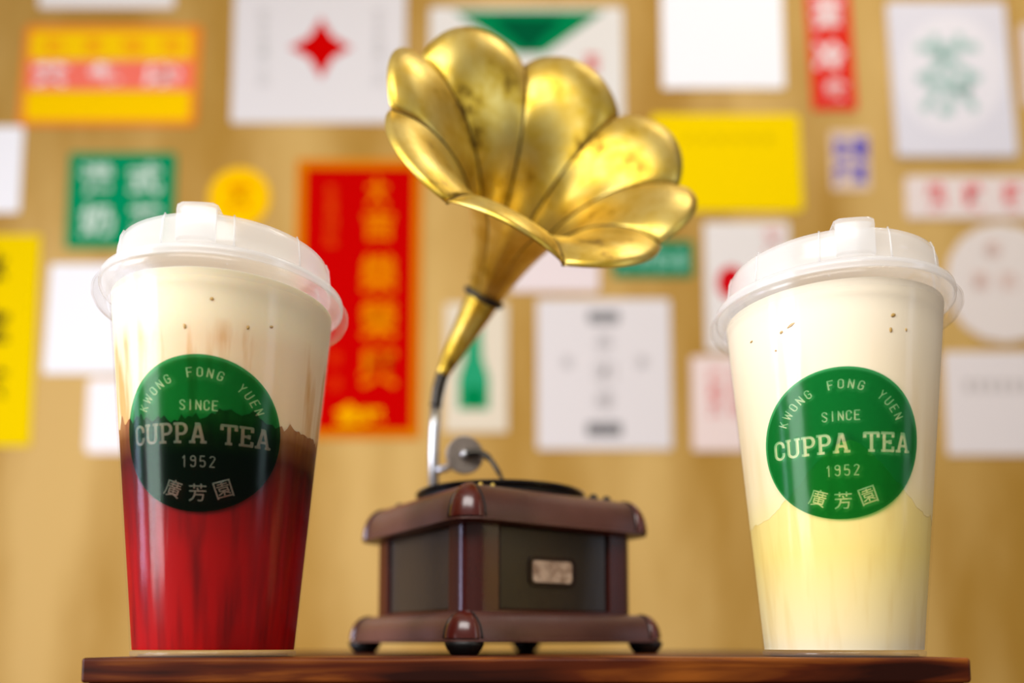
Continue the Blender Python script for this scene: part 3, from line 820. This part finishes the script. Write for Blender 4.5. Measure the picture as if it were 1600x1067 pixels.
chars(p, [('檸', 1316, 232, 26, 36), ('檬', 1344, 232, 26, 36), ('紅', 1316, 272, 26, 36), ('茶', 1344, 272, 26, 36)], (70, 62, 190), .05)
p = poster('poster', (1388, 6, 1584, 245), (226, 224, 230), 'white poster with one large pale green tea character at upper right', 'poster', .006, .006, shear=-.03)
pth = [(1484+82*math.cos(2*PI*i/40), 120+92*math.sin(2*PI*i/40)) for i in range(40)]
poly(p, 'print_circle', pth, (236, 233, 236)); chars(p, [('茶', 1480, 120, 106, 136)], (178, 204, 196), .02)
p = poster('poster', (1594, 40, 1700, 165), (228, 214, 210), 'pale poster cut off by the upper right edge', 'poster')
p = poster('sign', (1414, 276, 1690, 341), (236, 222, 214), 'white sign strip with red characters below the pale green character poster', 'sign', .006)
chars(p, row('燒 味 飯 店', 1462, 1640, 308, 30, 46), (236, 100, 100), .05)
p = poster('sticker', (1475, 350, 1660, 535), (232, 222, 212), 'large round white sticker with faint red characters right of the right cup', 'sticker', .2)
chars(p, [('香', 1550, 390, 26, 26), ('滑', 1530, 440, 28, 30), ('奶', 1575, 440, 28, 30)], (222, 190, 174), .02)
p = poster('notice', (1474, 550, 1690, 711), (232, 224, 218), 'white notice with a faint grey text line right of the right cup badge', 'notice')
for i in range(8): patch(p, 'printed_line', (1506+18*i, 593, 1518+18*i, 613), (200, 192, 185), .001)
p = poster('poster', (1100, 348, 1238, 548), (232, 226, 218), 'white and red poster behind the right cup lid', 'poster')
poly(p, 'red_dot', [(1142+22*math.cos(2*PI*i/24), 442+26*math.sin(2*PI*i/24)) for i in range(24)], (208, 10, 20)); chars(p, [('茶', 1208, 378, 34, 40)], (232, 160, 150), .03)
p = poster('card', (1080, 557, 1214, 704), (238, 218, 208), 'pale card with two red character columns left of the right cup', 'card')
chars(p, col('凍檸茶', 1118, 590, 640, 24, 26), (226, 110, 104), .03); chars(p, col('熱奶茶', 1150, 590, 640, 20, 26), (228, 150, 142), .02)
p = poster('sticker', (957, 377, 1083, 433), (0, 128, 84), 'small green sticker with white characters under the horn rim', 'sticker', .004)
chars(p, row('絲襪奶茶', 980, 1062, 408, 22, 30), (150, 205, 180), .02)
p = poster('notice', (796, 366, 936, 456), (234, 220, 216), 'pinkish white notice half hidden under the horn', 'notice')
p = poster('poster', (839, 468, 1050, 702), (226, 220, 216), 'white poster with grey ornaments above the gramophone case', 'poster')
patch(p, 'ornament', (918, 486, 968, 506), (140, 138, 136), .006); patch(p, 'ornament', (916, 660, 972, 682), (128, 126, 124), .006)
chars(p, [('茶', 944, 536, 30, 32), ('樓', 944, 626, 30, 32), ('香', 886, 566, 18, 20), ('濃', 1002, 566, 18, 20)], (186, 180, 176), 0)
chars(p, [('和', 944, 582, 36, 36)], (206, 200, 196), .03)
p = poster('poster', (696, 474, 793, 675), (226, 214, 188), 'narrow cream poster with a green bottle shape behind the horn pipe', 'poster')
pts = [(740+x, y) for x, y in ((-12, 496), (12, 496), (14, 560), (24, 590), (24, 640), (-24, 640), (-24, 590), (-14, 560))]
poly(p, 'bottle_print', pts, (40, 158, 108)); poly(p, 'bottle_base', [(741+18*math.cos(i*PI/8), 622+18*math.sin(i*PI/8)) for i in range(16)], (0, 130, 72), .0008)
for o in list(C.objects):
    if 't' in o.keys(): del o['t']
bpy.data.objects.remove(_to); bpy.data.curves.remove(_tc)
